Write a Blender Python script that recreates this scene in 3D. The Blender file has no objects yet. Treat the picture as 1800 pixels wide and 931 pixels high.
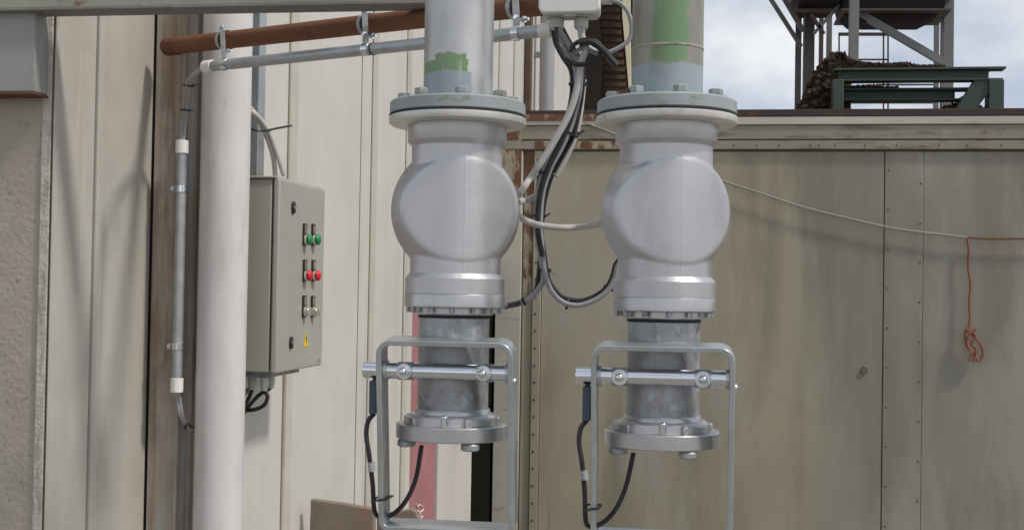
import bpy, bmesh, math, random
from mathutils import Vector, Matrix
random.seed(7)
R = math.radians
S = bpy.context.scene
COL = S.collection

# ------------------------------------------------------------------ camera
FPX = 2200.0                       # focal length in pixels of the 1800 px wide photograph
PSI, PITCH, ROLL = R(8.5), R(1.16), R(0.95)
CAM = Vector((0, 0, 1.6))
fw = Vector((-math.sin(PSI)*math.cos(PITCH), math.cos(PSI)*math.cos(PITCH), math.sin(PITCH)))
r0 = Vector((math.cos(PSI), math.sin(PSI), 0))
u0 = r0.cross(fw)
rt = r0*math.cos(ROLL) + u0*math.sin(ROLL)
up = u0*math.cos(ROLL) - r0*math.sin(ROLL)
cd = bpy.data.cameras.new('camera'); cam = bpy.data.objects.new('camera', cd); COL.objects.link(cam)
cd.sensor_width = 36; cd.lens = FPX/1800*36; cd.clip_start = 0.05; cd.clip_end = 5000
cam.matrix_world = Matrix(((rt.x, up.x, -fw.x, CAM.x), (rt.y, up.y, -fw.y, CAM.y), (rt.z, up.z, -fw.z, CAM.z), (0, 0, 0, 1)))
S.camera = cam

def ray(px, py): return fw + rt*((px-900)/FPX) + up*((465.5-py)/FPX)
def at(px, py, D): return CAM + ray(px, py)*D
def onX(px, py, X): v = ray(px, py); return CAM + v*((X-CAM.x)/v.x)
def onY(px, py, Y): v = ray(px, py); return CAM + v*((Y-CAM.y)/v.y)
def proj(p):
    v = Vector(p)-CAM; d = v.dot(fw); return 900+FPX*v.dot(rt)/d, 465.5-FPX*v.dot(up)/d
def zat(py, x, y):
    z = 1.6
    for _ in range(4):
        a = proj((x, y, z))[1]; b = proj((x, y, z+.01))[1]; z += (py-a)/((b-a)/.01)
    return z

# ------------------------------------------------------------------ world and sun
SUN_EL, SUN_AL = R(51), R(19)      # elevation; angle from +X towards the camera side
sd = Vector((math.cos(SUN_AL)*math.cos(SUN_EL), -math.sin(SUN_AL)*math.cos(SUN_EL), math.sin(SUN_EL)))
w = bpy.data.worlds.new('World'); S.world = w; w.use_nodes = True
nt = w.node_tree; nt.nodes.clear()
def N(t, typ, **k):
    n = t.nodes.new(typ)
    for a, b in k.items(): setattr(n, a, b)
    return n
out = N(nt, 'ShaderNodeOutputWorld'); bg = N(nt, 'ShaderNodeBackground')
sky = N(nt, 'ShaderNodeTexSky', sky_type='NISHITA', sun_disc=False, sun_elevation=SUN_EL, sun_rotation=math.atan2(sd.x, sd.y), dust_density=1.5)
tc = N(nt, 'ShaderNodeTexCoord'); mp = N(nt, 'ShaderNodeMapping'); mp.inputs['Scale'].default_value = (1, 1, 2.0)
nz = N(nt, 'ShaderNodeTexNoise'); nz.inputs['Scale'].default_value = 3.0; nz.inputs['Detail'].default_value = 6; nz.inputs['Roughness'].default_value = .55
rp = N(nt, 'ShaderNodeValToRGB'); rp.color_ramp.elements[0].position = .42; rp.color_ramp.elements[1].position = .66
rp.color_ramp.elements[0].color = (.10, .10, .10, 1)
sx3 = N(nt, 'ShaderNodeSeparateXYZ'); hz = N(nt, 'ShaderNodeMapRange'); hz.inputs[1].default_value = .05; hz.inputs[2].default_value = .75; hz.inputs[3].default_value = 1; hz.inputs[4].default_value = .0
mxc = N(nt, 'ShaderNodeMath', operation='MAXIMUM')
nz2 = N(nt, 'ShaderNodeTexNoise'); nz2.inputs['Scale'].default_value = 5.5; nz2.inputs['Detail'].default_value = 5
rp2 = N(nt, 'ShaderNodeValToRGB'); rp2.color_ramp.elements[0].position = .36; rp2.color_ramp.elements[1].position = .57
rp2.color_ramp.elements[0].color = (5.4, 6.0, 7.2, 1); rp2.color_ramp.elements[1].color = (10.2, 10.2, 10.3, 1)
mx = N(nt, 'ShaderNodeMix', data_type='RGBA')
L = nt.links.new
L(tc.outputs['Generated'], mp.inputs[0]); L(mp.outputs[0], nz.inputs['Vector']); L(mp.outputs[0], nz2.inputs['Vector'])
L(nz.outputs[0], rp.inputs[0]); L(nz2.outputs[0], rp2.inputs[0])
L(tc.outputs['Generated'], sx3.inputs[0]); L(sx3.outputs[2], hz.inputs[0]); L(hz.outputs[0], mxc.inputs[0]); L(rp.outputs[0], mxc.inputs[1]); L(mxc.outputs[0], mx.inputs[0]); L(sky.outputs[0], mx.inputs[6]); L(rp2.outputs[0], mx.inputs[7])
L(mx.outputs[2], bg.inputs[0]); bg.inputs[1].default_value = 0.10; L(bg.outputs[0], out.inputs[0])
sl = bpy.data.lights.new('sun', 'SUN'); sl.energy = 2.5; sl.angle = R(6); sl.color = (1, .95, .87)
so = bpy.data.objects.new('sun', sl); COL.objects.link(so); so.rotation_euler = sd.to_track_quat('Z', 'Y').to_euler()
S.view_settings.view_transform = 'Standard'; S.view_settings.look = 'None'
S.view_settings.exposure = 0.0; S.view_settings.gamma = 1; S.view_settings.use_curve_mapping = False
S.render.engine = 'CYCLES'

# ------------------------------------------------------------------ materials
def hexc(r, g, b): return tuple(((c/255)/12.92 if c/255 <= .04045 else ((c/255+.055)/1.055)**2.4) for c in (r, g, b))
def material(name, col, rough=.6, metal=0., var=.12, vs=5, layers=(), bump=0., bs=60, patches=(), rvar=.1, spec=.5, bdet=4):
    """base colour with blotches; layers = (colour, scale xyz, lo, hi[, strength]) of wear; patches = painted areas in object space"""
    m = bpy.data.materials.new(name); m.use_nodes = True; t = m.node_tree; t.nodes.clear(); l = t.links.new
    o = N(t, 'ShaderNodeOutputMaterial'); b = N(t, 'ShaderNodeBsdfPrincipled'); l(b.outputs[0], o.inputs[0])
    b.inputs['Metallic'].default_value = metal; b.inputs['Specular IOR Level'].default_value = spec
    c = N(t, 'ShaderNodeTexCoord'); oi = N(t, 'ShaderNodeObjectInfo'); ad = N(t, 'ShaderNodeVectorMath', operation='ADD')
    l(c.outputs['Object'], ad.inputs[0]); l(oi.outputs['Location'], ad.inputs[1])
    n1 = N(t, 'ShaderNodeTexNoise'); n1.inputs['Scale'].default_value = vs; n1.inputs['Detail'].default_value = 8; n1.inputs['Roughness'].default_value = .62
    l(ad.outputs[0], n1.inputs['Vector'])
    m1 = N(t, 'ShaderNodeMapRange'); m1.inputs[1].default_value = .3; m1.inputs[2].default_value = .7
    l(n1.outputs[0], m1.inputs[0])
    x = N(t, 'ShaderNodeMix', data_type='RGBA'); l(m1.outputs[0], x.inputs[0])
    x.inputs[6].default_value = tuple(v*(1-var) for v in col)+(1,); x.inputs[7].default_value = tuple(min(1, v*(1+var)) for v in col)+(1,)
    cur = x.outputs[2]
    def sep():
        s = N(t, 'ShaderNodeSeparateXYZ'); l(c.outputs['Object'], s.inputs[0]); return s
    for p in patches:   # (colour, (x0,x1), (z0,z1), soft, wobble)
        s = sep(); pc, xr, zr, soft, wob = p
        nn = N(t, 'ShaderNodeTexNoise'); nn.inputs['Scale'].default_value = 30; nn.inputs['Detail'].default_value = 9; nn.inputs['Roughness'].default_value = .68; l(ad.outputs[0], nn.inputs['Vector'])
        wb = N(t, 'ShaderNodeMath', operation='MULTIPLY_ADD'); l(nn.outputs[0], wb.inputs[0]); wb.inputs[1].default_value = 2*wob; wb.inputs[2].default_value = -wob
        val = None
        for ax, (lo, hi) in (('X', xr), ('Z', zr)):
            a0 = N(t, 'ShaderNodeMath', operation='ADD'); l(s.outputs[ax], a0.inputs[0]); l(wb.outputs[0], a0.inputs[1])
            for (e0, e1) in ((lo, lo+soft), (hi, hi-soft)):
                r_ = N(t, 'ShaderNodeMapRange'); r_.inputs[1].default_value = min(e0, e1); r_.inputs[2].default_value = max(e0, e1)
                if e1 < e0: r_.inputs[3].default_value = 1; r_.inputs[4].default_value = 0
                l(a0.outputs[0], r_.inputs[0])
                if val is None: val = r_.outputs[0]
                else:
                    k = N(t, 'ShaderNodeMath', operation='MULTIPLY'); l(val, k.inputs[0]); l(r_.outputs[0], k.inputs[1]); val = k.outputs[0]
        y = N(t, 'ShaderNodeMix', data_type='RGBA'); l(val, y.inputs[0]); l(cur, y.inputs[6]); y.inputs[7].default_value = tuple(pc)+(1,); cur = y.outputs[2]
        pm = val
        if metal > 0:
            k = N(t, 'ShaderNodeMath', operation='MULTIPLY_ADD'); l(val, k.inputs[0]); k.inputs[1].default_value = -metal; 
            if not b.inputs['Metallic'].is_linked: k.inputs[2].default_value = metal
            else: l(b.inputs['Metallic'].links[0].from_socket, k.inputs[2])
            k.use_clamp = True; l(k.outputs[0], b.inputs['Metallic'])
    for i, ly in enumerate(layers):
        lc, sc, lo, hi = ly[:4]; st = ly[4] if len(ly) > 4 else 1
        mpp = N(t, 'ShaderNodeMapping'); mpp.inputs['Scale'].default_value = sc; mpp.inputs['Location'].default_value = (i*3.7, i*1.3, i*5.1)
        l(ad.outputs[0], mpp.inputs[0])
        nn = N(t, 'ShaderNodeTexNoise'); nn.inputs['Scale'].default_value = 1; nn.inputs['Detail'].default_value = 9; nn.inputs['Roughness'].default_value = .65
        l(mpp.outputs[0], nn.inputs['Vector'])
        r_ = N(t, 'ShaderNodeMapRange'); r_.inputs[1].default_value = lo; r_.inputs[2].default_value = hi; r_.inputs[4].default_value = st
        l(nn.outputs[0], r_.inputs[0])
        y = N(t, 'ShaderNodeMix', data_type='RGBA'); l(r_.outputs[0], y.inputs[0]); l(cur, y.inputs[6]); y.inputs[7].default_value = tuple(lc)+(1,); cur = y.outputs[2]
    l(cur, b.inputs['Base Color'])
    rr = N(t, 'ShaderNodeMapRange'); rr.inputs[3].default_value = max(.03, rough-rvar); rr.inputs[4].default_value = min(1, rough+rvar)
    l(m1.outputs[0], rr.inputs[0]); l(rr.outputs[0], b.inputs['Roughness'])
    if bump:
        nb = N(t, 'ShaderNodeTexNoise'); nb.inputs['Scale'].default_value = bs; nb.inputs['Detail'].default_value = bdet; l(ad.outputs[0], nb.inputs['Vector'])
        bp = N(t, 'ShaderNodeBump'); bp.inputs['Strength'].default_value = bump; bp.inputs['Distance'].default_value = .004
        l(nb.outputs[0], bp.inputs['Height']); l(bp.outputs[0], b.inputs['Normal'])
    return m

RUST = (.16, .06, .03); DIRT = (.10, .085, .06)
M = {}
CXP0, CXP1 = -1.3, -.82      # greyer right part of the container side, from its centre
M['ground'] = material('yard_concrete', (.23, .215, .19), .9, var=.2, vs=.8, bump=.3, bs=30)
M['concrete'] = material('weathered_concrete', (.395, .35, .285), .95, var=.15, vs=7, bump=.6, bs=90,
    layers=[((.5, .46, .40), (75, 75, 75), .60, .66, .55), ((.12, .10, .08), (60, 60, 60), .60, .68, .5), ((.29, .25, .205), (3, 3, 1.6), .45, .7, .5)])
M['concrete_edge'] = material('whitish_concrete_edge', (.50, .46, .40), .95, var=.2, vs=30, bump=.8, bs=120, layers=[((.34, .31, .26), (60, 60, 12), .5, .62, .9)])
M['plaster'] = material('smooth_precast', (.435, .41, .36), .85, var=.08, vs=6, bump=.25, bs=50,
    layers=[((.36, .33, .28), (9, 9, .7), .48, .72, .6), ((.60, .57, .50), (30, 30, 2), .60, .72, .4)])
M['joint'] = material('mortar_and_dark_gap', (.13, .11, .085), .9)
M['wall'] = material('cream_cladding', (.565, .54, .495), .55, var=.05, vs=3, bump=.06, bs=8,
    layers=[((.45, .43, .38), (5, 5, .35), .50, .75, .6), ((.35, .31, .24), (28, 28, .8), .66, .78, .5)])
M['wall_strip'] = material('cream_strip', (.49, .465, .40), .6, var=.08, vs=6, layers=[((.33, .28, .2), (20, 20, 1.5), .56, .7, .7)])
M['pink'] = material('faded_pink_paint', (.36, .155, .165), .6, var=.1, vs=6, layers=[((.44, .24, .24), (14, 14, 3), .56, .7, .5)])
M['chalk'] = material('chalk', (.65, .5, .48), .9)
M['black'] = material('painted_interior_shade', (.012, .012, .010), .95, spec=0.)  # near-black colour stands in for the shade inside openings
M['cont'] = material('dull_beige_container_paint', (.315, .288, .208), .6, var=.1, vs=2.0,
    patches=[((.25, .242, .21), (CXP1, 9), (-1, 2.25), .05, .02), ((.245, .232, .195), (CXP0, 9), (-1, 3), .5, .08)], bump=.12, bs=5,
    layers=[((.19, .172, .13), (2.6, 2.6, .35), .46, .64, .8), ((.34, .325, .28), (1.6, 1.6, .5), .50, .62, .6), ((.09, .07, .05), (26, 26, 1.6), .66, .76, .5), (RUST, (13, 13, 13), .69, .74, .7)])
M['cont_top'] = material('cream_rail_paint', (.25, .23, .18), .6, var=.1, vs=4,
    layers=[((.10, .08, .06), (3, 3, 22), .52, .66, .8), (RUST, (9, 9, 14), .60, .7, .8), ((.36, .34, .28), (5, 5, 5), .6, .7, .5)])
M['cont_rust'] = material('rusting_cream_corner', (.30, .265, .19), .75, var=.15, vs=9, bump=.4, bs=40,
    layers=[((.13, .055, .03), (13, 13, 5), .44, .53, 1), ((.05, .03, .02), (30, 30, 12), .6, .68, .8)])
M['cont_rail'] = material('pale_cream_rail', (.46, .44, .37), .55, var=.08, vs=3, layers=[((.2, .17, .12), (6, 6, 30), .58, .70, .7), (RUST, (10, 10, 14), .68, .74, .7)])
M['cont_line'] = material('grimy_joint', (.10, .085, .065), .9)
M['rail_dark'] = material('dark_roof_edge', (.045, .03, .026), .8, layers=[(RUST, (12, 12, 12), .58, .7, .6)])
M['rust'] = material('red_oxide_pipe', (.185, .075, .035), .75, var=.2, vs=9, bump=.3, bs=90, layers=[((.12, .045, .03), (9, 9, 9), .5, .7, .7), ((.30, .13, .05), (22, 22, 22), .6, .72, .5)])
M['rust_end'] = material('rusty_edge', (.13, .05, .028), .85, var=.3, vs=14, bump=.5, bs=60, layers=[((.30, .25, .18), (16, 16, 16), .6, .66, .7)])
M['column'] = material('rust_streaked_column', (.36, .31, .26), .8, var=.18, vs=10, bump=.3, bs=70,
    layers=[((.24, .15, .085), (30, 30, 1.4), .48, .62, .7), ((.38, .39, .38), (24, 24, 2.2), .52, .6, .8), ((.30, .22, .12), (40, 40, 2), .62, .7, .7), ((.17, .11, .085), (12, 12, 3), .55, .68, .6)])
M['white_pipe'] = material('white_plastic_pipe', (.62, .605, .60), .45, var=.04, vs=4, layers=[((.30, .285, .27), (6, 6, 1.6), .50, .74, .6), ((.36, .33, .29), (30, 30, 7), .62, .76, .5), ((.2, .18, .16), (70, 70, 30), .68, .76, .4)])
M['galv'] = material('galvanised_steel', (.42, .44, .45), .42, .6, var=.14, vs=28, layers=[((.30, .31, .31), (20, 20, 8), .52, .7, .5)], bump=.05, bs=80)
M['galv_dull'] = material('dull_galvanised_pipe', (.34, .35, .36), .48, .6, var=.34, vs=20, rvar=.15, bump=.08, bs=60,
    layers=[((.17, .165, .15), (16, 16, 10), .50, .66, .6), ((.55, .57, .59), (48, 48, 36), .54, .62, .5), ((.20, .17, .13), (70, 70, 40), .64, .72, .6)])
M['frame'] = material('galvanised_flat_bar', (.50, .53, .54), .34, .75, var=.12, vs=14, rvar=.1, layers=[((.33, .355, .35), (8, 8, 5), .5, .7, .5)], bump=.03)
M['chrome'] = material('bright_zinc_rod', (.74, .77, .80), .15, 1., var=.05, vs=30, rvar=.05)
M['alu'] = material('cast_aluminium', (.545, .54, .552), .42, .76, var=.08, vs=7, rvar=.1, bump=.07, bs=150, bdet=2,
    layers=[((.34, .33, .325), (9, 9, 4), .52, .74, .5), ((.26, .235, .20), (34, 34, 34), .66, .76, .5), ((.58, .58, .59), (60, 60, 60), .64, .7, .35)])
M['alu_mach'] = material('machined_aluminium', (.50, .50, .50), .34, .8, var=.08, vs=22, rvar=.08, layers=[((.40, .37, .32), (22, 22, 22), .6, .74, .5)])
M['alu_flange'] = material('cast_flange_aluminium', (.68, .67, .64), .48, .6, var=.08, vs=15, layers=[((.33, .28, .20), (22, 22, 30), .58, .72, .5)])
M['bluegrey'] = material('blue_grey_flange_paint', (.30, .335, .34), .55, var=.08, vs=12, bump=.12, bs=60,
    layers=[((.22, .18, .10), (20, 20, 34), .57, .66, .75), ((.36, .41, .42), (18, 18, 18), .58, .7, .5)])
M['gasket'] = material('black_gasket', (.015, .015, .017), .7)
M['rubber'] = material('black_cable_rubber', (.018, .018, .020), .45, var=.2)
M['grey_cable'] = material('grey_cable', (.31, .31, .32), .5, var=.08)
M['pale_cable'] = material('pale_cable', (.50, .49, .46), .5, var=.06)
M['white_plastic'] = material('white_cap_plastic', (.78, .76, .72), .4, var=.04)
M['box_lid'] = material('off_white_box_plastic', (.80, .81, .77), .35, var=.02)
M['box_grey'] = material('light_grey_plastic', (.50, .51, .47), .5, var=.05)
M['cabinet'] = material('beige_grey_cabinet_paint', (.36, .35, .29), .45, var=.03, vs=5, bump=.04, bs=200, layers=[((.30, .285, .23), (8, 8, 3), .55, .75, .5)])
M['cab_gap'] = material('cabinet_seal', (.04, .035, .03), .8)
M['cab_door'] = material('beige_grey_door_paint', (.36, .355, .31), .42, var=.03, vs=5, bump=.04, bs=200)
M['green_btn'] = material('green_button', (.005, .22, .07), .25, var=.05)
M['red_btn'] = material('red_button', (.62, .01, .03), .25, var=.05)
M['yellow'] = material('warning_yellow', (.75, .52, .02), .5, var=.05)
M['silver'] = material('button_silver', (.75, .72, .64), .25, .9)
M['sensor'] = material('blue_grey_sensor', (.04, .062, .09), .45)
M['plate'] = material('blue_grey_steel_plate', (.29, .29, .275), .6, var=.12, vs=5, layers=[((.24, .18, .10), (20, 20, 20), .60, .70, .5)])
M['beam_paint'] = material('green_cream_beam_paint', (.30, .30, .24), .65, var=.12, vs=7, layers=[(RUST, (14, 14, 30), .58, .66, .8)])
M['beam_under'] = material('weathered_beam_flange', (.19, .18, .175), .75, var=.2, vs=8, layers=[((.12, .09, .06), (14, 14, 30), .54, .66, .8)])
M['tower'] = material('weathered_tower_steel', (.075, .07, .068), .7, .2, var=.2, vs=2, layers=[((.11, .05, .035), (2, 2, 2), .5, .62, .8)])
M['tower_grey'] = material('grey_tower_steel', (.17, .17, .165), .6, .3, var=.15, vs=2)
M['hopper'] = material('dark_hopper_steel', (.026, .021, .019), .9, spec=.15, var=.3, vs=2)
M['green_beam'] = material('dark_green_beam', (.042, .066, .050), .6, var=.15, vs=3, layers=[((.05, .07, .05), (5, 5, 5), .55, .68, .7)])
M['scrap'] = material('rusty_scrap', (.045, .028, .018), .95, var=.5, vs=9, bump=.6, bs=20)
M['boards'] = material('brown_weathered_boards', (.105, .062, .042), .85, var=.25, vs=5, layers=[((.05, .03, .022), (3, 3, 14), .5, .66, .7)])
M['barge'] = material('yellowed_cream_board', (.62, .58, .40), .6, var=.06)
M['downpipe'] = material('grey_downpipe', (.33, .34, .34), .45, .2, var=.06)
M['slab'] = material('rusty_brown_sheet', (.21, .17, .135), .85, var=.2, vs=12, bump=.3, bs=40, layers=[((.25, .11, .05), (6, 6, 6), .52, .7, .8), ((.36, .33, .28), (14, 14, 14), .62, .7, .5)])
M['orange'] = material('faded_orange_rope', (.24, .095, .055), .85, var=.2, vs=30)
M['wire'] = material('grey_strap', (.28, .265, .235), .8)
M['wire_rust'] = material('rusty_wire', (.19, .085, .05), .9)

PZL = PZR = None
# ------------------------------------------------------------------ mesh helpers
class MB:
    def __init__(s): s.v = []; s.f = []
    def add(s, vs, fs):
        o = len(s.v); s.v += [Vector(v) for v in vs]; s.f += [tuple(i+o for i in f) for f in fs]; return s
    def box(s, lo, hi, rot=None, piv=None):
        x0, y0, z0 = lo; x1, y1, z1 = hi
        vs = [Vector(v) for v in ((x0,y0,z0),(x1,y0,z0),(x1,y1,z0),(x0,y1,z0),(x0,y0,z1),(x1,y0,z1),(x1,y1,z1),(x0,y1,z1))]
        if rot is not None:
            piv = Vector(piv) if piv is not None else sum(vs, Vector())/8
            vs = [rot @ (v-piv)+piv for v in vs]
        return s.add(vs, [(0,3,2,1),(4,5,6,7),(0,1,5,4),(1,2,6,5),(2,3,7,6),(3,0,4,7)])
    def cyl(s, a, b, r, seg=24, r2=None, cap=True):
        a = Vector(a); b = Vector(b); r2 = r if r2 is None else r2
        q = (b-a).to_track_quat('Z', 'Y'); ex = q @ Vector((1,0,0)); ey = q @ Vector((0,1,0))
        vs = []
        for p, rr in ((a, r), (b, r2)):
            for i in range(seg):
                t = 2*math.pi*i/seg; vs.append(p+ex*(rr*math.cos(t))+ey*(rr*math.sin(t)))
        fs = [(i, (i+1) % seg, seg+(i+1) % seg, seg+i) for i in range(seg)]
        if cap: fs += [tuple(range(seg-1, -1, -1)), tuple(range(seg, 2*seg))]
        return s.add(vs, fs)
    def lathe(s, c, prof, seg=64, cap=True, ph=0):      # prof: list of (r, z) absolute z, from bottom to top
        vs = []; n = len(prof)
        for r_, z in prof:
            for i in range(seg):
                t = 2*math.pi*i/seg+ph; vs.append((c[0]+r_*math.cos(t), c[1]+r_*math.sin(t), z))
        fs = []
        for j in range(n-1):
            for i in range(seg):
                k = (i+1) % seg; fs.append((j*seg+i, j*seg+k, (j+1)*seg+k, (j+1)*seg+i))
        if cap: fs += [tuple(range(seg-1, -1, -1)), tuple(range((n-1)*seg, n*seg))]
        return s.add(vs, fs)
    def tube(s, pts, r, seg=10, sub=8, smooth=True):
        P = [Vector(p) for p in pts]
        if smooth and len(P) > 2:
            Q = [P[0]*2-P[1]]+P+[P[-1]*2-P[-2]]; out_ = []
            for i in range(1, len(Q)-2):
                for k in range(sub):
                    t = k/sub; a, b, c, d = Q[i-1:i+3]
                    out_.append(.5*((2*b)+(c-a)*t+(2*a-5*b+4*c-d)*t*t+(3*b-a-3*c+d)*t**3))
            out_.append(P[-1]); P = out_
        vs = []; prev = None
        for i, p in enumerate(P):
            d = (P[min(i+1, len(P)-1)]-P[max(i-1, 0)]).normalized()
            if prev is None:
                a = Vector((0,0,1)) if abs(d.z) < .9 else Vector((1,0,0)); ex = d.cross(a).normalized()
            else: ex = (prev-d*prev.dot(d)).normalized()
            prev = ex; ey = d.cross(ex)
            for j in range(seg):
                t = 2*math.pi*j/seg; vs.append(p+ex*(r*math.cos(t))+ey*(r*math.sin(t)))
        fs = []
        for i in range(len(P)-1):
            for j in range(seg):
                k = (j+1) % seg; fs.append((i*seg+j, i*seg+k, (i+1)*seg+k, (i+1)*seg+j))
        fs += [tuple(range(seg-1, -1, -1)), tuple(range((len(P)-1)*seg, len(P)*seg))]
        return s.add(vs, fs)
    def prism(s, poly, axis, a, b):       # polygon of 3-D points extruded by vector
        n = len(poly); A = [Vector(p)+Vector(axis)*a for p in poly]; B = [Vector(p)+Vector(axis)*b for p in poly]
        return s.add(A+B, [tuple(range(n-1, -1, -1)), tuple(range(n, 2*n))]+[(i, (i+1) % n, n+(i+1) % n, n+i) for i in range(n)])
    def dome(s, c, d, r, h, seg=20, rings=6):
        c = Vector(c); q = Vector(d).to_track_quat('Z', 'Y'); ex = q @ Vector((1,0,0)); ey = q @ Vector((0,1,0)); ez = q @ Vector((0,0,1))
        vs = []
        for j in range(rings):
            t = j/rings*math.pi/2
            for i in range(seg):
                a = 2*math.pi*i/seg; vs.append(c+ex*(r*math.cos(t)*math.cos(a))+ey*(r*math.cos(t)*math.sin(a))+ez*(h*math.sin(t)))
        vs.append(c+ez*h)
        fs = [(j*seg+i, j*seg+(i+1) % seg, (j+1)*seg+(i+1) % seg, (j+1)*seg+i) for j in range(rings-1) for i in range(seg)]
        fs += [((rings-1)*seg+i, (rings-1)*seg+(i+1) % seg, rings*seg) for i in range(seg)]
        fs.append(tuple(range(seg-1, -1, -1)))
        return s.add(vs, fs)
    def build(s, name, mat, parent=None, bevel=0., smooth=True, ang=32, seg=2):
        me = bpy.data.meshes.new(name)
        if parent is not None:
            org = parent.get('_o'); org = Vector(org)
        else:
            xs = [v.x for v in s.v]; ys = [v.y for v in s.v]; zs = [v.z for v in s.v]
            org = Vector(((min(xs)+max(xs))/2, (min(ys)+max(ys))/2, min(zs)))
        me.from_pydata([v-org for v in s.v], [], s.f)
        bm = bmesh.new(); bm.from_mesh(me); bmesh.ops.recalc_face_normals(bm, faces=bm.faces)
        for f in bm.faces: f.smooth = smooth
        for e in bm.edges:
            if len(e.link_faces) == 2 and e.calc_face_angle(0) > R(ang): e.smooth = False
        bm.to_mesh(me); bm.free()
        me.materials.append(M[mat] if isinstance(mat, str) else mat)
        o = bpy.data.objects.new(name, me); COL.objects.link(o)
        if parent is not None: o.parent = parent
        else: o.location = org
        o['_o'] = tuple(org)
        if bevel:
            b = o.modifiers.new('bevel', 'BEVEL'); b.width = bevel; b.segments = seg; b.limit_method = 'ANGLE'; b.angle_limit = R(40)
        return o

def tag(o, label, cat, group=None, kind=None):
    if label: o['label'] = label
    if cat: o['category'] = cat
    if group: o['group'] = group
    if kind: o['kind'] = kind
    return o
def thing(name, loc, label, cat, group=None):
    o = bpy.data.objects.new(name, None); COL.objects.link(o); o.location = loc; o.empty_display_size = .05
    o['_o'] = tuple(loc); return tag(o, label, cat, group)
def kids(o): return [c for c in bpy.data.objects if c.parent == o]
def copy_tree(o, parent=None):
    ch = kids(o); c = o.copy(); COL.objects.link(c); c.parent = parent
    for k in ch: copy_tree(k, c)
    return c

# ================================================================== SETTING
g = MB().box((-60, -40, -.2), (90, 140, 0)).build('ground', 'ground'); g['kind'] = 'structure'

WX = -1.28                         # long cream clad wall stands in the plane x = WX
CY = onY(868, 500, 7.8).y          # front of the container
# ---- long cream clad wall (runs away from the camera)
wl = thing('clad_wall', (WX, 6, 0), 'long cream wall of vertical cladding sheets behind the control cabinet', 'wall')
seams = [3.33] + [onX(p, 465, WX).y for p in (515, 645, 722)]
y_p0, y_p1 = onX(721, 800, WX).y, onX(768, 800, WX).y
y_d0, y_d1 = onX(829, 800, WX).y, onX(868, 800, WX).y
zdoor = zat(530, WX, y_p0)
zt = 5.2
cl = MB()
ys = seams[:3]+[y_p0]
for a, b in zip(ys[:-1], ys[1:]): cl.box((WX-.12, a+.004, 0), (WX, b-.004, zt))
cl.box((WX-.12, y_p0+.004, zdoor), (WX, y_p1, zt)); cl.box((WX-.12, y_p1+.03, 0), (WX, y_d0, zt)); cl.box((WX-.12, y_p1, zdoor), (WX, y_p1+.03, zt))
cl.box((WX-.12, y_d0, zdoor+.252), (WX, y_d1, zt))
yy = [y_d1] + [onX(p, 100, WX).y for p in (881, 905, 934, 985, 1008)] + [17]
for a, b in zip(yy[:-1], yy[1:]): cl.box((WX-.12, a+.006, 0), (WX, b-.006, zt))
cl.box((WX-.16, 3.33, 0), (WX-.121, y_d0, zt)); cl.box((WX-.16, y_d1, 0), (WX-.121, 17, zt))
cl.build('cladding', 'wall', wl, bevel=.004)
for p, dx in ((507, .012), (652, .010), (634, .006), (712, .010), (872, .01), (898, .012), (922, .012)):
    y = onX(p, 465, WX).y; zb = 0 if p < 720 else zdoor+.12
    MB().box((WX+.001, y-.035, zb), (WX+dx, y+.035, zt-.02)).build('seam_strip', 'wall_strip' if p != 634 else 'wall', wl, bevel=.004)
pk = MB().box((WX-.06, y_p0+.006, 0), (WX-.006, y_p1-.01, zdoor-.02)).build('pink_panel', 'pink', wl, bevel=.003)
MB().box((WX-.11, y_p1-.008, 0), (WX-.02, y_p1+.028, zdoor-.02)).build('door_gap', 'black', wl)
ck = MB()
def chalk(pts): ck.tube([onX(x, y, WX-.004) for x, y in pts], .0045, seg=5, sub=6)
chalk([(733, 889), (739, 887), (744, 893), (739, 899), (733, 897), (735, 905), (744, 908)]); chalk([(736, 900), (742, 906), (738, 914), (745, 921), (741, 926)]); chalk([(731, 884), (736, 893)])
ck.build('chalk_mark', 'chalk', wl)
MB().box((WX-.5, y_d0+.002, 0), (WX-.004, y_d1-.002, zdoor+.25)).build('doorway', 'black', wl)  # black block almost flush with the wall; the doorway's shade is its colour

# ---- concrete pier at the left
PY = at(95, 465, 2.75).y; PX = at(95, 465, 2.75).x
ye = onX(262, 465, PX).y
pr = thing('concrete_pier', (PX-.8, PY+.2, 0), 'rough brown-grey concrete pier with smooth ribbed edge at the left', 'wall')
MB().box((PX-2.2, PY, 0), (PX-.012, ye-.001, 5)).build('pier_body', 'concrete', pr, bevel=.012)
sf = MB()
ya, yb = onX(163, 465, PX).y, onX(178, 465, PX).y
sf.box((PX-.0095, PY-.004, 0), (PX, ya-.003, 5)); sf.box((PX-.0095, ya+.002, 0), (PX+.006, yb-.003, 5)); sf.box((PX-.0095, yb+.002, 0), (PX+.002, ye, 5))
sf.build('pier_facing', 'plaster', pr, bevel=.006, seg=3)
MB().box((PX-.034, PY-.006, 0), (PX-.0125, PY-.0005, 5)).build('rough_edge', 'concrete_edge', pr, bevel=.002)
MB().box((PX-.0118, PY+.004, 0), (PX-.0097, ye-.002, 4.99)).build('joint', 'joint', pr)
MB().box((PX-2.2, 3.40, 0), (WX-.17, 3.55, 5)).build('dark_gap_backing', 'joint', pr)  # dark backing added so the gap between pier and column looks dark
MB().box((PX-.28, ye+.0005, 0), (PX-.002, ye+.010, 5)).build('edge_trim', 'cont_line', pr)

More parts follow.
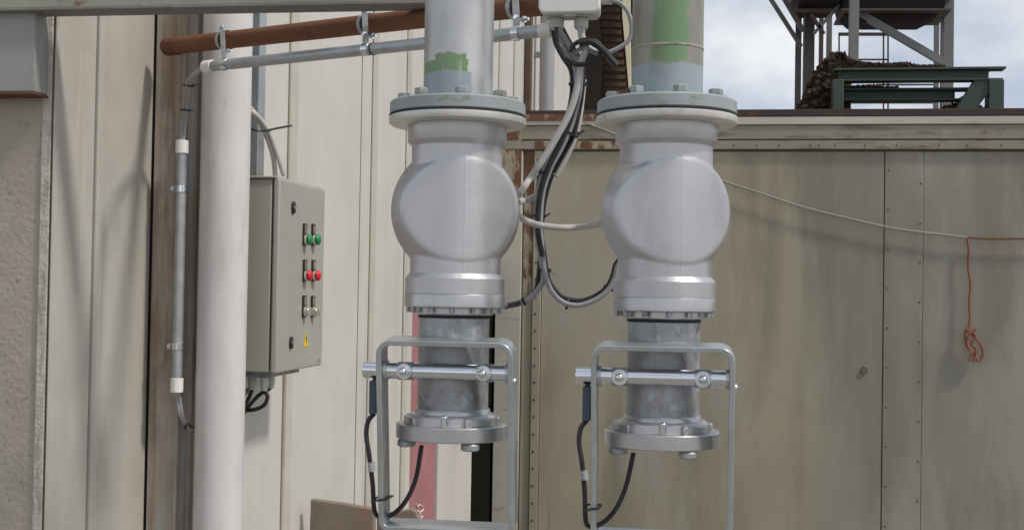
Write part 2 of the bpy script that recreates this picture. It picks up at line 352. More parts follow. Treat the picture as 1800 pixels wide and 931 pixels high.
# ---- blue grey plate box upper left
a = at(60, 165, 2.70); b = at(-60, 20, 2.70)
mp_ = thing('metal_plate', (a.x-.05, a.y, a.z), 'blue-grey steel box plate with a rusty lower edge on the concrete pier', 'metal box')
MB().box((a.x-.25, a.y, a.z+.004), (a.x, PY-.003, zat(8, a.x, a.y))).build('plate_face', 'plate', mp_, bevel=.004)
MB().box((a.x-.25, a.y-.002, a.z-.001), (a.x+.002, PY-.004, a.z+.0035)).build('lower_edge', 'rust_end', mp_, bevel=.001)

# ---- rusty column
c0 = at(266, 465, 3.22); c1 = at(324, 465, 3.22)
cx0, cx1, cy = c0.x, c1.x, c0.y
col = thing('steel_column', ((cx0+cx1)/2, cy+.1, 0), 'rust-streaked steel column standing between the concrete pier and the white pipe', 'column')
MB().box((cx0, cy, 0), (cx1, cy+.012, 4.8)).build('front_flange', 'column', col, bevel=.003)
MB().box((cx1-.016, cy+.0125, 0), (cx1-.004, cy+.09, 4.8)).build('web', 'column', col)
MB().box((cx0-.0, cy+.091, 0), (cx1+.015, cy+.10, 4.8)).build('rear_flange', 'column', col, bevel=.003)
MB().tube([(cx1-.006, cy-.001, .1), (cx1-.004, cy-.002, 2), (cx1-.007, cy-.001, 4.7)], .006, seg=8).build('weld_bead', 'column', col)

# ---- white pipe
wp = at(400, 100, 3.21); wb_ = at(383.5, 850, 3.05)
wpx, wpy = wp.x, wp.y
t = thing('drain_pipe', (wpx, wpy, 0), 'thick white plastic pipe standing upright left of the control cabinet', 'pipe')
MB().cyl((wpx, wpy, 0), (wpx, wpy, 4.6), .0622, 48).build('pipe_body', 'white_pipe', t)
zc = .55
MB().lathe((wpx, wpy), [(.0624, zc), (.069, zc+.003), (.069, zc+.09), (.0624, zc+.094)], 48, cap=False).build('socket', 'white_pipe', t)

# ---- top left beam
by = at(400, 10, 2.62).y
bzl = zat(11, at(400, 10, 2.62).x, by)
bx0, bx1 = at(-160, 10, 2.7).x, at(792, 10, 2.5).x
bm_ = thing('overhead_beam', ((bx0+bx1)/2, by, bzl), 'weathered cream and green steel beam running overhead from the pier', 'beam')
MB().box((bx0, by, bzl+.004), (bx1, by+.005, bzl+.12)).build('web', 'beam_paint', bm_, bevel=.001)
MB().box((bx0, by-.003, bzl-.003), (bx1, by+.06, bzl+.0035)).build('lower_flange', 'beam_under', bm_, bevel=.002)

# ================================================================== CONTAINER
ctz = zat(206, onY(1280, 206, CY).x, CY)
cxl = WX+.012
ct = thing('storage_container', (1.8, CY+1.2, 0), 'dull beige steel storage container with a grimy ribbed top rail', 'container')
cxr = 7.0
def cz(py, px=1400): p = onY(px, py, CY); return p.z
def cxp(px, py=560): return onY(px, py, CY).x
z_a, z_b, z_c, z_e = ctz, cz(220, 1500), cz(246, 1500), cz(264, 1500)
wall_l = cxp(950)
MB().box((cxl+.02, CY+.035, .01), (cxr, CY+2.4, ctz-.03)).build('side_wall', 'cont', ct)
pn = [wall_l, cxp(1553), cxp(1622), cxr]
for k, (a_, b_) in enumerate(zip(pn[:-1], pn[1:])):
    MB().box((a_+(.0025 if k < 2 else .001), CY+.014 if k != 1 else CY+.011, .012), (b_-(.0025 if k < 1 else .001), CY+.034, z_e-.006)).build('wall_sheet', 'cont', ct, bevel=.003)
MB().box((cxl, CY-.006, .02), (cxp(915), CY+.033, z_e-.004)).build('corner_post', 'cont_rail', ct, bevel=.003)
cr = MB(); cr.box((cxp(917), CY+.018, .02), (cxp(934), CY+.033, z_e-.004)); 
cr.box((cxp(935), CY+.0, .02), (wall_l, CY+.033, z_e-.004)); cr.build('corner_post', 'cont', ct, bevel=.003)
MB().box((cxp(918), CY+.0135, z_e-.9), (cxp(933), CY+.0175, z_e-.006)).build('rusted_strip', 'cont_rust', ct)
MB().box((cxl, CY-.014, z_b+.003), (cxr, CY+.03, z_a)).build('top_rail', 'cont_rail', ct, bevel=.004)
MB().box((cxl, CY-.004, z_c+.005), (cxr, CY+.03, z_b)).build('rail_band', 'cont_top', ct, bevel=.003)
MB().box((cxl, CY-.012, z_e+.005), (cxr, CY+.03, z_c-.005)).build('lower_rail', 'cont_top', ct, bevel=.003)
lm = MB(); lm.box((cxl+.01, CY+.005, z_c-.0048), (cxr, CY+.03, z_c+.0048)); lm.box((cxl+.01, CY+.004, z_e-.004), (cxr, CY+.03, z_e+.0048)); lm.build('rail_joint', 'cont_line', ct)
MB().box((cxl, CY-.016, ctz+.002), (cxr, CY+2.4, ctz+.045)).build('roof_edge', 'rail_dark', ct, bevel=.003)
rr_ = cxp(1075)
MB().box((cxl, CY-.022, z_b+.03), (rr_, CY-.0165, z_a+.02)).build('rusty_patch', 'cont_rust', ct)
MB().box((cxl+.004, CY-.0095, cz(335, 900)), (cxp(912), CY-.0065, z_b+.0), ).build('rusty_patch', 'cont_rust', ct)
MB().box((cxp(936), CY-.0155, z_e+.008), (rr_, CY-.0125, z_c-.008)).build('rusty_patch', 'cont_rust', ct)
for k in range(26):
    z = z_e-.06-k*.1075
    if z > .1: MB().dome((cxp(941), CY, z), (0, -1, 0), .0085, .005, 10, 3).build('rivet', 'cont_line', ct)
for px_ in (1560, 1617):
    for k in range(12):
        z = z_e-.12-k*.238-(.08 if px_ > 1600 else 0)
        if z > .1: MB().dome((cxp(px_), CY+(.011), z), (0, -1, 0), .0065, .004, 10, 3).build('screw', 'cont_line', ct)
for px_ in (1290, 1330, 1370, 1424, 1440, 1467, 1520, 1576, 1650, 1700, 1760): MB().dome((onY(px_, 258, CY).x, CY-.012, cz(256, px_)), (0, -1, 0), .006, .004, 8, 3).build('screw', 'cont_line', ct)
rg = onY(1519, 651, CY)
MB().tube([(rg.x+.016*math.cos(i*math.pi/6), CY+.006, rg.z+.02*math.sin(i*math.pi/6)) for i in range(13)], .004, seg=6, sub=2).build('ring_latch', 'cont_line', ct)

# strap wire along the container and rope
wr = MB(); wr.tube([onY(x, y, CY-.0195) for x, y in ((1030, 216), (1085, 237), (1160, 270), (1260, 314), (1330, 337), (1420, 366), (1555, 398), (1620, 408), (1700, 417))], .0065, seg=8)
tag(wr.build('strap_wire', 'wire'), 'thin grey strap sagging across the face of the container', 'wire')
wr = MB(); wr.tube([onY(x, y, CY-.0195) for x, y in ((1700, 417), (1740, 419), (1800, 419), (1900, 420), (2100, 420))], .0065, seg=8)
tag(wr.build('rusty_wire', 'wire_rust'), 'straight rusty brown wire on the container above the orange rope', 'wire')
rpt = thing('hanging_rope', tuple(onY(1712, 640, CY-.0195)), 'faded orange rope hanging from the wire with a knotted loop at its end', 'rope')
MB().tube([onY(x, y, CY-.02) for x, y in ((1700, 419), (1703, 440), (1702, 470), (1706, 500), (1704, 530), (1705, 560), (1703, 577))], .0075, seg=8).build('rope_line', 'orange', rpt)
k_ = MB()
k_.tube([onY(x, y, CY-.024) for x, y in ((1704, 574), (1697, 585), (1699, 606), (1712, 622), (1720, 634), (1728, 622), (1724, 605), (1711, 590), (1706, 578))], .0078, seg=8)
k_.tube([onY(x, y, CY-.034) for x, y in ((1716, 578), (1704, 588), (1700, 604), (1708, 622), (1703, 634))], .007, seg=8)
k_.tube([onY(x, y, CY-.029) for x, y in ((1698, 577), (1706, 583), (1715, 590), (1708, 604), (1716, 614), (1712, 636))], .0075, seg=8)
k_.build('rope_knot', 'orange', rpt)

# ================================================================== BEHIND THE CONTAINER
# downpipe on the clad wall
dp = onX(962, 100, WX+.10)
t = thing('downpipe', (dp.x, dp.y, 0), 'round grey downpipe on the cream wall beyond the container', 'pipe')
MB().cyl((dp.x, dp.y, 0), (dp.x, dp.y, 5.0), .058, 24).build('pipe_body', 'downpipe', t)
MB().box((WX+.003, dp.y-.02, 3.4), (dp.x-.04, dp.y+.02, 3.44)).build('bracket', 'downpipe', t)
dq = onX(937, 100, WX+.06)
tag(MB().box((WX+.013, dq.y-.05, 0), (WX+.05, dq.y+.05, 5.0)).build('timber_post', 'boards', None, bevel=.004), 'narrow brown upright batten beside the grey downpipe', 'post')
# shed with brown boards
SY = 14.0
sh = thing('board_shed', (onY(1060, 200, SY).x, SY, 0), 'shed of brown horizontal boards with a yellowed cream edge board beyond the container', 'shed')
bd = MB(); n = 22
for k in range(n):
    p0 = onY(1024, 210-k*14-14, SY); 
    y_t, y_b = 204-k*13, 204-(k+1)*13
    xl0, xr0 = 1022, 1108-(204-y_t)*.085; xr1 = 1108-(204-y_b)*.085
    A = onY(xl0, y_t, SY); B = onY(xr0, y_t, SY); C_ = onY(xr1, y_b, SY+.02); D_ = onY(xl0, y_b, SY+.02)
    bd.prism([A, B, C_, D_], (0, 1, 0), 0, .03)
bd.build('board_cladding', 'boards', sh)
MB().prism([onY(1018, 206, SY), onY(1190, 206, SY), onY(1190, -80, SY), onY(1018, -80, SY)], (0, 1, 0), .12, 3).build('shed_body', 'hopper', sh)
MB().prism([onY(1092, -60, SY-.3), onY(1106, -60, SY-.3), onY(1108, 154, SY-.3), onY(1105, 154, SY-.3), onY(1100, 95, SY-.3), onY(1094, 30, SY-.3)], (0, 1, 0), 0, .25).build('edge_board', 'barge', sh)
MB().prism([onY(1082, -60, SY-.2), onY(1091, -60, SY-.2), onY(1104, 150, SY-.2), onY(1101, 150, SY-.2)], (0, 1, 0), 0, .15).build('roof_edge', 'hopper', sh)
MB().prism([onY(1017, -60, SY-.25), onY(1046, -60, SY-.25), onY(1060, 110, SY-.25), onY(1052, 204, SY-.25), onY(1017, 204, SY-.25)], (0, 1, 0), 0, .2).build('dark_brace', 'hopper', sh)

# ---- steel tower
TY = 22.0
def tp(px, py, dy=0): return onY(px, py, TY+dy)
def bar(mb, a, b, wpx, dy=0, dep=.12):
    A = tp(*a, dy); B = tp(*b, dy); d = (B-A).normalized(); nrm = d.cross(Vector((0, 1, 0))).normalized()*(wpx/2/FPX*TY)
    mb.prism([A-nrm, A+nrm, B+nrm, B-nrm], (0, 1, 0), -dep/2, dep/2)
tw = thing('steel_tower', (tp(1535, 190).x, TY, 0), 'weathered steel lattice tower carrying a dark hopper above the container', 'tower')
def up_bar(px, wpx, mat, dy=0, top=-120, nm='column', bot=190):
    A = tp(px, bot, dy); B = tp(px, top, dy); h = wpx/2/FPX*TY
    z0 = 0 if bot >= 190 else A.z
    MB().box((A.x-h, A.y-h, z0), (A.x+h, A.y+h, B.z)).build(nm, mat, tw, bevel=.01)
up_bar(1402, 10, 'tower'); up_bar(1421, 17, 'tower'); up_bar(1442, 8, 'tower', 1.8); up_bar(1456, 10, 'tower_grey', 2)
up_bar(1413, 6, 'tower_grey', 1.2)
up_bar(1500, 15, 'tower_grey', -1.2, bot=112); up_bar(1645, 9, 'tower_grey', 2); up_bar(1665, 17, 'tower_grey')
up_bar(1655, 6, 'tower', 1.5)
for a_, b_, w_, m_ in (((1330, -40), (1408, 82), 6, 'tower'), ((1362, -30), (1412, 55), 7, 'tower'), ((1490, 12), (1672, 118), 12, 'tower_grey'),
                       ((1430, 60), (1475, 10), 5, 'tower_grey'), ((1425, 25), (1448, 60), 5, 'tower'), ((1398, 20), (1480, 20), 6, 'tower')):
    m = MB(); bar(m, a_, b_, w_, -.3); m.build('brace', m_, tw)
m = MB(); 
for px_ in (1475, 1553, 1561): bar(m, (px_, 195), (px_, 58), 2.6, 1.5, .04)
for (y_, x0_, x1_) in ((59, 1475, 1560), (62, 1475, 1560), (105, 1475, 1561), (149, 1540, 1640), (181, 1475, 1640)): bar(m, (x0_, y_), (x1_, y_), 2.6, 1.5, .04)
m.build('railing', 'tower', tw)
m = MB()
def frustum(mb, x0, x1, y0, x2, x3, y1, dep):
    A = [tp(x0, y0), tp(x1, y0), tp(x3, y1), tp(x2, y1)]; mb.prism(A, (0, 1, 0), -dep, dep)
frustum(m, 1472, 1655, 6, 1476, 1648, 30, .5); frustum(m, 1476, 1648, 30, 1494, 1616, 46, .35); m.build('hopper', 'hopper', tw, bevel=.03)
m = MB(); frustum(m, 1390, 1672, -16, 1390, 1672, 1, .6); m.build('platform', 'tower', tw, bevel=.02)
m = MB(); frustum(m, 1472, 1660, 29, 1472, 1660, 32, .6); m.build('ledge', 'tower', tw)
m = MB(); frustum(m, 1396, 1476, -20, 1400, 1470, 18, .7); m.build('machine_housing', 'hopper', tw, bevel=.05)

# ---- green beam rack on the container roof
RY = CY+1.0
def rk(px, py, dy=0): return onY(px, py, RY+dy)
rz = ctz+.046
gr = thing('beam_rack', (rk(1600, 190).x, RY, rz), 'dark green steel beam rack standing on the container roof', 'rack')
def ibeam(nm, a, b, hpx, dy=0, fl=.06):
    A = rk(*a, dy); B = rk(*b, dy); h = hpx/FPX*RY
    m = MB(); z0 = (A.z+B.z)/2
    m.box((A.x, A.y-fl, z0-.014), (B.x, A.y+fl, z0)); m.box((A.x+.03, A.y-.006, z0-h+.010), (B.x-.10, A.y+.006, z0-.014)); m.box((A.x, A.y-fl, z0-h), (B.x-.02, A.y+fl, z0-h+.010))
    return m.build(nm, 'green_beam', gr)
ibeam('upper_beam', (1466, 121), (1765, 121), 22); ibeam('lower_beam', (1462, 157), (1705, 157), 21, .12)
ibeam('upper_beam', (1474, 124), (1740, 124), 20, .9); 
for px_, py_, wd in ((1748, 143, 24), (1472, 143, 18)):
    A = rk(px_, py_); h = wd/2/FPX*RY
    MB().box((A.x-h, RY-.07, rz), (A.x+h, RY+.07, A.z)).build('post', 'green_beam', gr, bevel=.004)
    MB().box((A.x-h, RY+.83, rz), (A.x+h, RY+.97, A.z+.03)).build('post', 'green_beam', gr, bevel=.004)
m = MB(); A = rk(1690, 196); B = rk(1738, 143); w_ = .05
m.prism([A+Vector((-w_, 0, 0)), A+Vector((w_*1.6, 0, 0)), B+Vector((w_, 0, 0)), B+Vector((-w_*2, 0, 0))], (0, 1, 0), -.05, .05); m.build('brace', 'green_beam', gr)

def heap(name, pts, base, label, cat, dy, amp=.02, thick=.16, seed=1):
    rnd = random.Random(seed); m = MB(); xs_ = [p[0] for p in pts]
    def top_at(px):
        for (x0, y0), (x1, y1) in zip(pts[:-1], pts[1:]):
            if x0 <= px <= x1: return y0+(y1-y0)*(px-x0)/max(1e-6, x1-x0)
        return pts[-1][1]
    ico = [(0, 0, 1), (.894, 0, .447), (.276, .851, .447), (-.724, .526, .447), (-.724, -.526, .447), (.276, -.851, .447), (.724, .526, -.447), (-.276, .851, -.447), (-.894, 0, -.447), (-.276, -.851, -.447), (.724, -.526, -.447), (0, 0, -1)]
    icf = [(0,1,2),(0,2,3),(0,3,4),(0,4,5),(0,5,1),(1,6,2),(2,7,3),(3,8,4),(4,9,5),(5,10,1),(6,7,2),(7,8,3),(8,9,4),(9,10,5),(10,6,1),(11,7,6),(11,8,7),(11,9,8),(11,10,9),(11,6,10)]
    # solid core, then lumps over it
    core = [rk(x, y, dy) for x, y in pts]
    core = [Vector((p.x, p.y, max(base+.002, p.z-amp*2.2))) for p in core]
    m.prism([Vector((core[0].x, RY+dy, base))]+core[1:-1]+[Vector((core[-1].x, RY+dy, base))], (0, 1, 0), -thick*.5, thick*.5)
    nl = int((xs_[-1]-xs_[0])*9)
    for _ in range(nl):
        px_ = rnd.uniform(xs_[0]+2, xs_[-1]-2); tz = rk(px_, top_at(px_), dy).z; hgt = tz-base
        f = rnd.random()**.5; r_ = rnd.uniform(.25, .85)*amp*1.3; f = min(f, 1)
        c_ = Vector((rk(px_, 150, dy).x, RY+dy+rnd.uniform(-1, 1)*thick*.6, base+max(r_*.6, hgt*f-r_*.5)))
        q = Matrix.Rotation(rnd.uniform(0, 6), 3, Vector((rnd.random(), rnd.random(), rnd.random()+.1)).normalized()); sc_ = (rnd.uniform(.7, 1.9), rnd.uniform(.6, 1.1), rnd.uniform(.4, .8))
        m.add([c_+(q @ Vector((v[0]*sc_[0], v[1]*sc_[1], v[2]*sc_[2])))*r_ for v in ico], icf)
    return tag(m.build(name, 'scrap', smooth=False), label, cat)
heap('scrap_heap', [(1402, 196), (1412, 172), (1428, 135), (1444, 112), (1455, 96), (1472, 90), (1486, 96), (1492, 104), (1486, 150), (1482, 196)][:8]+[(1494, 196)], rz, 'dark rusty heap of scrap at the left end of the green beam rack', 'scrap', .25, .03, .2, 3)
ub = zat(120, rk(1600, 120).x, RY)+.002
heap('dirt_pile', [(1488, 104), (1520, 110), (1560, 112), (1590, 110), (1625, 117), (1660, 121)], ub, 'thin layer of dark dirt lying along the top green beam', 'dirt', 0, .012, .06, 5)
lb = zat(157, rk(1600, 157, .12).x, RY+.12)+.002
heap('dirt_pile', [(1466, 147), (1500, 152), (1530, 149), (1555, 154), (1580, 157)], lb, 'small dark dirt pile on the lower green beam', 'dirt', .12, .012, .05, 6)
heap('scrap_heap', [(1638, 196), (1660, 186), (1690, 178), (1705, 176), (1728, 190), (1736, 196)], rz, 'low dark scrap heap at the foot of the rack diagonal brace', 'scrap', .2, .012, .12, 8)

# ================================================================== CABINET
dX = -1.10
ca = onX(489, 480, dX); cb = onX(569, 480, dX)
ztop, zbot = zat(314, dX, ca.y), zat(655, dX, ca.y)
cy0, cy1 = ca.y, cb.y
cabt = thing('control_cabinet', ((WX+dX)/2, (cy0+cy1)/2, zbot), 'beige-grey control cabinet with green and red push buttons on the cream wall', 'cabinet')
MB().box((WX+.013, cy0+.002, zbot), (dX-.022, cy1-.002, ztop)).build('cabinet_body', 'cabinet', cabt, bevel=.004, seg=3)
MB().box((dX-.0215, cy0+.008, zbot+.008), (dX-.0185, cy1-.008, ztop-.008)).build('door_seal', 'cab_gap', cabt)
door = MB().box((dX-.018, cy0, zbot-.002), (dX, cy1, ztop+.002)).build('door', 'cab_door', cabt, bevel=.005, seg=3)
MB().box((WX+.013, cy0-.004, ztop+.001), (dX-.008, cy1+.006, ztop+.007)).build('rain_lip', 'cabinet', cabt, bevel=.002)
def dpt(px, py): p = onX(px, py, dX); return p
for py_ in (365, 602):
    p = dpt(514 if py_ < 500 else 510, py_); l_ = MB(); l_.prism([(dX, p.y+.011*math.cos(a)*1.0, p.z+.017*math.sin(a)) for a in [i*math.pi/8 for i in range(16)]], (1, 0, 0), .0005, .007)
    o = l_.build('lock', 'rubber', door, bevel=.001)
    q = MB(); q.prism([(dX, p.y+.006*math.cos(a), p.z+.006*math.sin(a)) for a in [i*math.pi/6 for i in range(12)]], (1, 0, 0), .0075, .010); q.build('lock_insert', 'silver', door)
def button(px, py, mat, nm):
    p = dpt(px, py); pl = MB(); yc = p.y
    pl.prism([(dX, yc-.013, p.z+.045), (dX, yc+.013, p.z+.045), (dX, yc+.013, p.z-.017), (dX, yc-.013, p.z-.017)], (1, 0, 0), .0005, .006)
    pl.build('label_holder', 'rubber', door, bevel=.001)
    pl = MB(); pl.prism([(dX, yc-.010, p.z+.041), (dX, yc+.010, p.z+.041), (dX, yc+.010, p.z+.018), (dX, yc-.010, p.z+.018)], (1, 0, 0), .0065, .0075); pl.build('label_plate', 'silver', door)
    b = MB(); b.cyl((dX+.006, yc, p.z), (dX+.012, yc, p.z), .0155, 24); b.build('bezel', 'silver', door)
    if nm == 'selector_switch':
        b = MB(); b.cyl((dX+.0125, yc, p.z), (dX+.018, yc, p.z), .0125, 20); b.box((dX+.018, yc-.004, p.z-.012), (dX+.024, yc+.004, p.z+.012)); b.build(nm, mat, door, bevel=.001)
        b = MB(); b.box((dX+.0005, yc+.0135, p.z-.014), (dX+.003, yc+.018, p.z+.010)); b.build('marker', 'yellow', door)
    else:
        b = MB(); b.cyl((dX+.0125, yc, p.z), (dX+.016, yc, p.z), .013, 24); b.dome((dX+.0165, yc, p.z), (1, 0, 0), .0160, .009); b.build(nm, mat, door)
for px_ in (534, 549): button(px_, 421, 'green_btn', 'green_button'); button(px_, 484, 'red_btn', 'red_button'); button(px_-1, 547, 'silver', 'selector_switch')
p = dpt(537, 597); q = MB(); q.prism([(dX, p.y-.020, p.z-.018), (dX, p.y+.020, p.z-.018), (dX, p.y, p.z+.022)], (1, 0, 0), .0006, .0018); q.build('warning_sign', 'yellow', door)
q = MB(); q.prism([(dX, p.y-.003, p.z+.012), (dX, p.y+.004, p.z+.010), (dX, p.y+.001, p.z), (dX, p.y+.005, p.z-.001), (dX, p.y-.001, p.z-.013), (dX, p.y-.001, p.z-.002), (dX, p.y-.005, p.z-.001)], (1, 0, 0), .002, .0026); q.build('lightning_bolt', 'rubber', door)
p = dpt(559, 632); q = MB(); q.cyl((dX+.0005, p.y, p.z), (dX+.003, p.y, p.z), .006, 12); q.build('screw', 'silver', door)
MB().box((WX+.03, cy0+.03, zbot-.016), (dX-.03, cy1-.12, zbot-.0005)).build('gland_plate', 'galv_dull', cabt, bevel=.002)
for k, (xx, yy_) in enumerate(((-.15, .05), (-.11, .07), (-.07, .05), (-.13, .12), (-.08, .13))):
    q = MB(); q.cyl((dX+xx+.02, cy0+yy_, zbot-.0165), (dX+xx+.02, cy0+yy_, zbot-.042), .012, 8); q.cyl((dX+xx+.02, cy0+yy_, zbot-.042), (dX+xx+.02, cy0+yy_, zbot-.052), .009, 12); q.build('cable_gland', 'box_grey', cabt)
    z0 = zbot-.05
    pts = [(dX+xx+.02, cy0+yy_, z0), (dX+xx+.018-.01*k, cy0+yy_, z0-.03), (dX-.115-.008*k, cy0+.05+.01*k, z0-.06-.01*k), (dX-.14-.006*k, cy0+.05, z0-.10), (WX+.02, cy0+.05+.012*k, z0-.2)]
    if k == 2: pts = [(dX+xx+.02, cy0+yy_, z0), (dX+xx+.03, cy0+yy_, z0-.02), (dX+xx+.015, cy0+yy_, z0-.045), (dX+xx-.03, cy0+yy_, z0-.055), (dX+xx-.07, cy0+yy_, z0-.03), (dX+xx-.10, cy0+yy_, z0-.06)]
    tag(MB().tube(pts, .0055 if k != 3 else .007, seg=8).build('cable', 'grey_cable' if k in (0, 3) else 'rubber'),
        ('grey cable dropping from the leftmost gland under the cabinet', 'black cable slanting from the second gland under the cabinet', 'black cable looping just below the front right of the cabinet', 'thicker grey cable at the rear of the cabinet glands', 'black cable leaving the rear right gland under the cabinet')[k], 'cable', 'cables under the control cabinet')

# vertical channel and cables above cabinet
q0 = onX(449, 200, WX+.045)
sx = q0.x
t = thing('metal_channel', (sx, q0.y, ztop+.01), 'shiny upright galvanised channel on the wall above the control cabinet', 'channel')
hw = 7.5/FPX*3.5
MB().box((sx-.012, q0.y-.010, ztop+.009), (sx+.012, q0.y+.045, 4.5)).build('channel_body', 'frame', t, bevel=.002)
for pts, rr, lb_ in ((((436, 185), (452, 205), (468, 238), (480, 275), (484, 309)), .0065, 'pale cable curving down to the cabinet top, nearest the white pipe'), (((436, 192), (458, 210), (476, 240), (490, 280), (499, 309)), .0065, 'pale cable entering the cabinet top furthest from the white pipe')):
    tag(MB().tube([at(x, y, 3.34+.02*i) for i, (x, y) in enumerate(pts)], rr, seg=8).build('cable', 'pale_cable'), lb_, 'cable', 'pale cables above the cabinet')
tag(MB().tube([at(436, 226, 3.33), at(455, 230, 3.33), at(470, 229, 3.36), at(490, 225, 3.40), at(512, 221, 3.45)], .0032, seg=6).build('cable_tie', 'rubber'), 'long black cable tie sticking out sideways above the cabinet', 'cable tie')

# leaning sheet behind, lower middle
SLY = 3.95
s_ = MB(); A = [onY(546, 877, SLY), onY(600, 884, SLY), onY(657, 894, SLY), onY(657, 1100, SLY), onY(538, 1100, SLY)]
s_.prism(A, (0, 1, 0), 0, .03)
tag(s_.build('scrap_sheet', 'slab', bevel=.004), 'brown weathered sheet standing upright against the cream wall, left one', 'sheet')
s_ = MB(); A = [onY(662, 905, SLY+.3), onY(690, 900, SLY+.3), onY(722, 894, SLY+.3), onY(731, 898, SLY+.3), onY(736, 915, SLY+.3), onY(740, 1100, SLY+.3), onY(662, 1100, SLY+.3)]
s_.prism(A, (0, 1, 0), 0, .03)
tag(s_.build('scrap_sheet', 'rust_end' if 0 else 'slab', bevel=.004), 'orange-brown piece of sheet showing inside the left swing frame', 'sheet')

# ================================================================== VALVE ASSEMBLIES
V = at(803, 300, 2.10); vx, vy = V.x, V.y
s1 = 2.10/FPX
fdir = Vector((CAM.x-vx, CAM.y-vy, 0)).normalized()
def zf(py, rp=0):
    return zat(py, vx+fdir.x*rp*s1, vy+fdir.y*rp*s1)
def assembly():
    z0 = zf(782, 98)
    t = thing('valve_assembly', (vx, vy, z0), 'left valve', 'valve', 'pair of hanging aluminium valves')
    c = (vx, vy)
    zA = zf(163, 119); zB = zf(188, 119); zC = zf(191, 119.5); zD = zf(205, 120)
    # supply pipe
    MB().cyl((vx, vy, zA-.002), (vx, vy, 2.9), 61*s1, 64).build('supply_pipe', 'galv', t)
    fl = MB().lathe(c, [(117*s1, zB), (119*s1, zB+.002), (119*s1, zA-.003), (116*s1, zA)], 96).build('upper_flange', 'bluegrey', t)
    for k in range(8):
        th = R(-30+45*k); bx = vx+95*s1*math.sin(th+PSI*0); bY = vy-95*s1*math.cos(th)
        h = MB(); h.lathe((bx, bY), [(14*s1, zA+.0005), (14*s1, zA+.002)], 24); h.lathe((bx, bY), [(12*s1, zA+.0025), (12.4*s1, zA+.004), (12.4*s1, zA+.012), (11*s1, zA+.0135)], 6, ph=th)
        h.build('bolt', 'bluegrey', t, bevel=.0008)
    MB().lathe(c, [(120.5*s1, zC+.0003), (120.5*s1, zB-.0003)], 96).build('gasket', 'gasket', t)
    MB().lathe(c, [(60*s1, zD-.001), (116*s1, zD-.001), (119.5*s1, zD+.001), (120.5*s1, zD+.003), (120.5*s1, zC-.001), (119*s1, zC)], 96).build('valve_flange', 'alu_flange', t)
    # ---- body
    zN0, zN1, zN2 = zf(212, 87), zf(243, 87), zf(250, 80)
    zc_ = zf(368, 60); RB = 115*s1; zL = zf(481, 80); zM = zf(489, 87); zP = zf(541, 88)
    seg = 240; vs = []; rot = R(-22); BET = R(25)
    zs = []
    zt_ = zN2-.001; nstep = 110
    for j in range(nstep+1): zs.append(zL+(zt_-zL)*j/nstep)
    def rad(z, th):
        rn = 79.5*s1; dz = z-zc_; cs, sn = math.cos(th), math.sin(th)
        def g(r_):
            x, y = abs(r_*cs), abs(r_*sn); Rd = RB-26*s1*(y/(80*s1))**1.1
            fc = math.hypot(x, y)/(80.3*s1) if x < y*math.tan(BET) else (y*math.cos(BET)+x*math.sin(BET))/(80.3*s1)
            return (math.hypot(x, dz)/Rd)**34+fc**34
        lo, hi = 0, RB*1.4
        if g(1e-6) > 1: return rn
        for _ in range(26):
            md = (lo+hi)/2
            if g(md) < 1: lo = md
            else: hi = md
        rr = ((lo/rn)**60+1)**(1/60)*rn
        dth = math.degrees(abs((th+math.pi/2+math.pi) % (2*math.pi)-math.pi))
        return rr+(.0007 if dth < 1 else 0)
    for z in zs:
        for i in range(seg):
            th = 2*math.pi*i/seg; r_ = rad(z, th)
            vs.append((vx+r_*math.cos(th-rot), vy+r_*math.sin(th-rot), z))
    n = len(zs); fs = [(j*seg+i, j*seg+(i+1) % seg, (j+1)*seg+(i+1) % seg, (j+1)*seg+i) for j in range(n-1) for i in range(seg)]
    b = MB(); b.add(vs, fs); bd_ = b.build('valve_body', 'alu', t, ang=60)
    MB().lathe(c, [(79.5*s1, zt_-.0002), (80.5*s1, zN2+.002), (86*s1, zN1), (87*s1, zN1+.002), (87*s1, zN0), (88.5*s1, zD-.0012)], 96).build('neck_collar', 'alu', t, ang=50)
    zq = zf(519, 87)
    MB().lathe(c, [(87*s1, zq+.0025), (87*s1, zM), (85.5*s1, zM+.002), (80*s1, zL+.001), (79.5*s1, zL)], 96).build('lower_collar', 'alu', t, ang=25)
    rg_ = MB().lathe(c, [(85*s1, zP), (87.5*s1, zP+.0015), (87.5*s1, zq), (86.5*s1, zq+.0022)], 96).build('base_ring', 'alu_mach', t)
    sl_ = MB()
    for k in range(12):
        th = R(8+30*k); x_ = vx+80.5*s1*math.sin(th); y_ = vy-80.5*s1*math.cos(th)
        sl_ = MB(); sl_.lathe((x_, y_), [(3.6*s1, zP-.009), (4.6*s1, zP-.008), (4.6*s1, zP-.0005)], 6, ph=th); sl_.build('ring_bolt', 'galv_dull', rg_)
    zr = zf(554, 68)
    MB().lathe(c, [(67*s1, zr), (70*s1, zr+.002), (70*s1, zP-.0005)], 72).build('base_plate', 'alu_mach', t)
    MB().lathe(c, [(63*s1, zr-.005), (63*s1, zr-.0005)], 72).build('seal_ring', 'gasket', t)
    zs_ = zf(724, 63)
    MB().cyl((vx, vy, zs_), (vx, vy, zr-.0055), 62*s1, 72).build('outlet_pipe', 'galv_dull', t)
    zu, zv, zw = zf(731, 66), zf(751, 80), zf(780, 98)
    hub = MB().lathe(c, [(78*s1, zv-.001), (77*s1, zu-.004), (74*s1, zu-.001), (67*s1, zu), (66*s1, zs_-.001), (64*s1, zs_+.0015)], 72).build('coupling_hub', 'alu_mach', t)
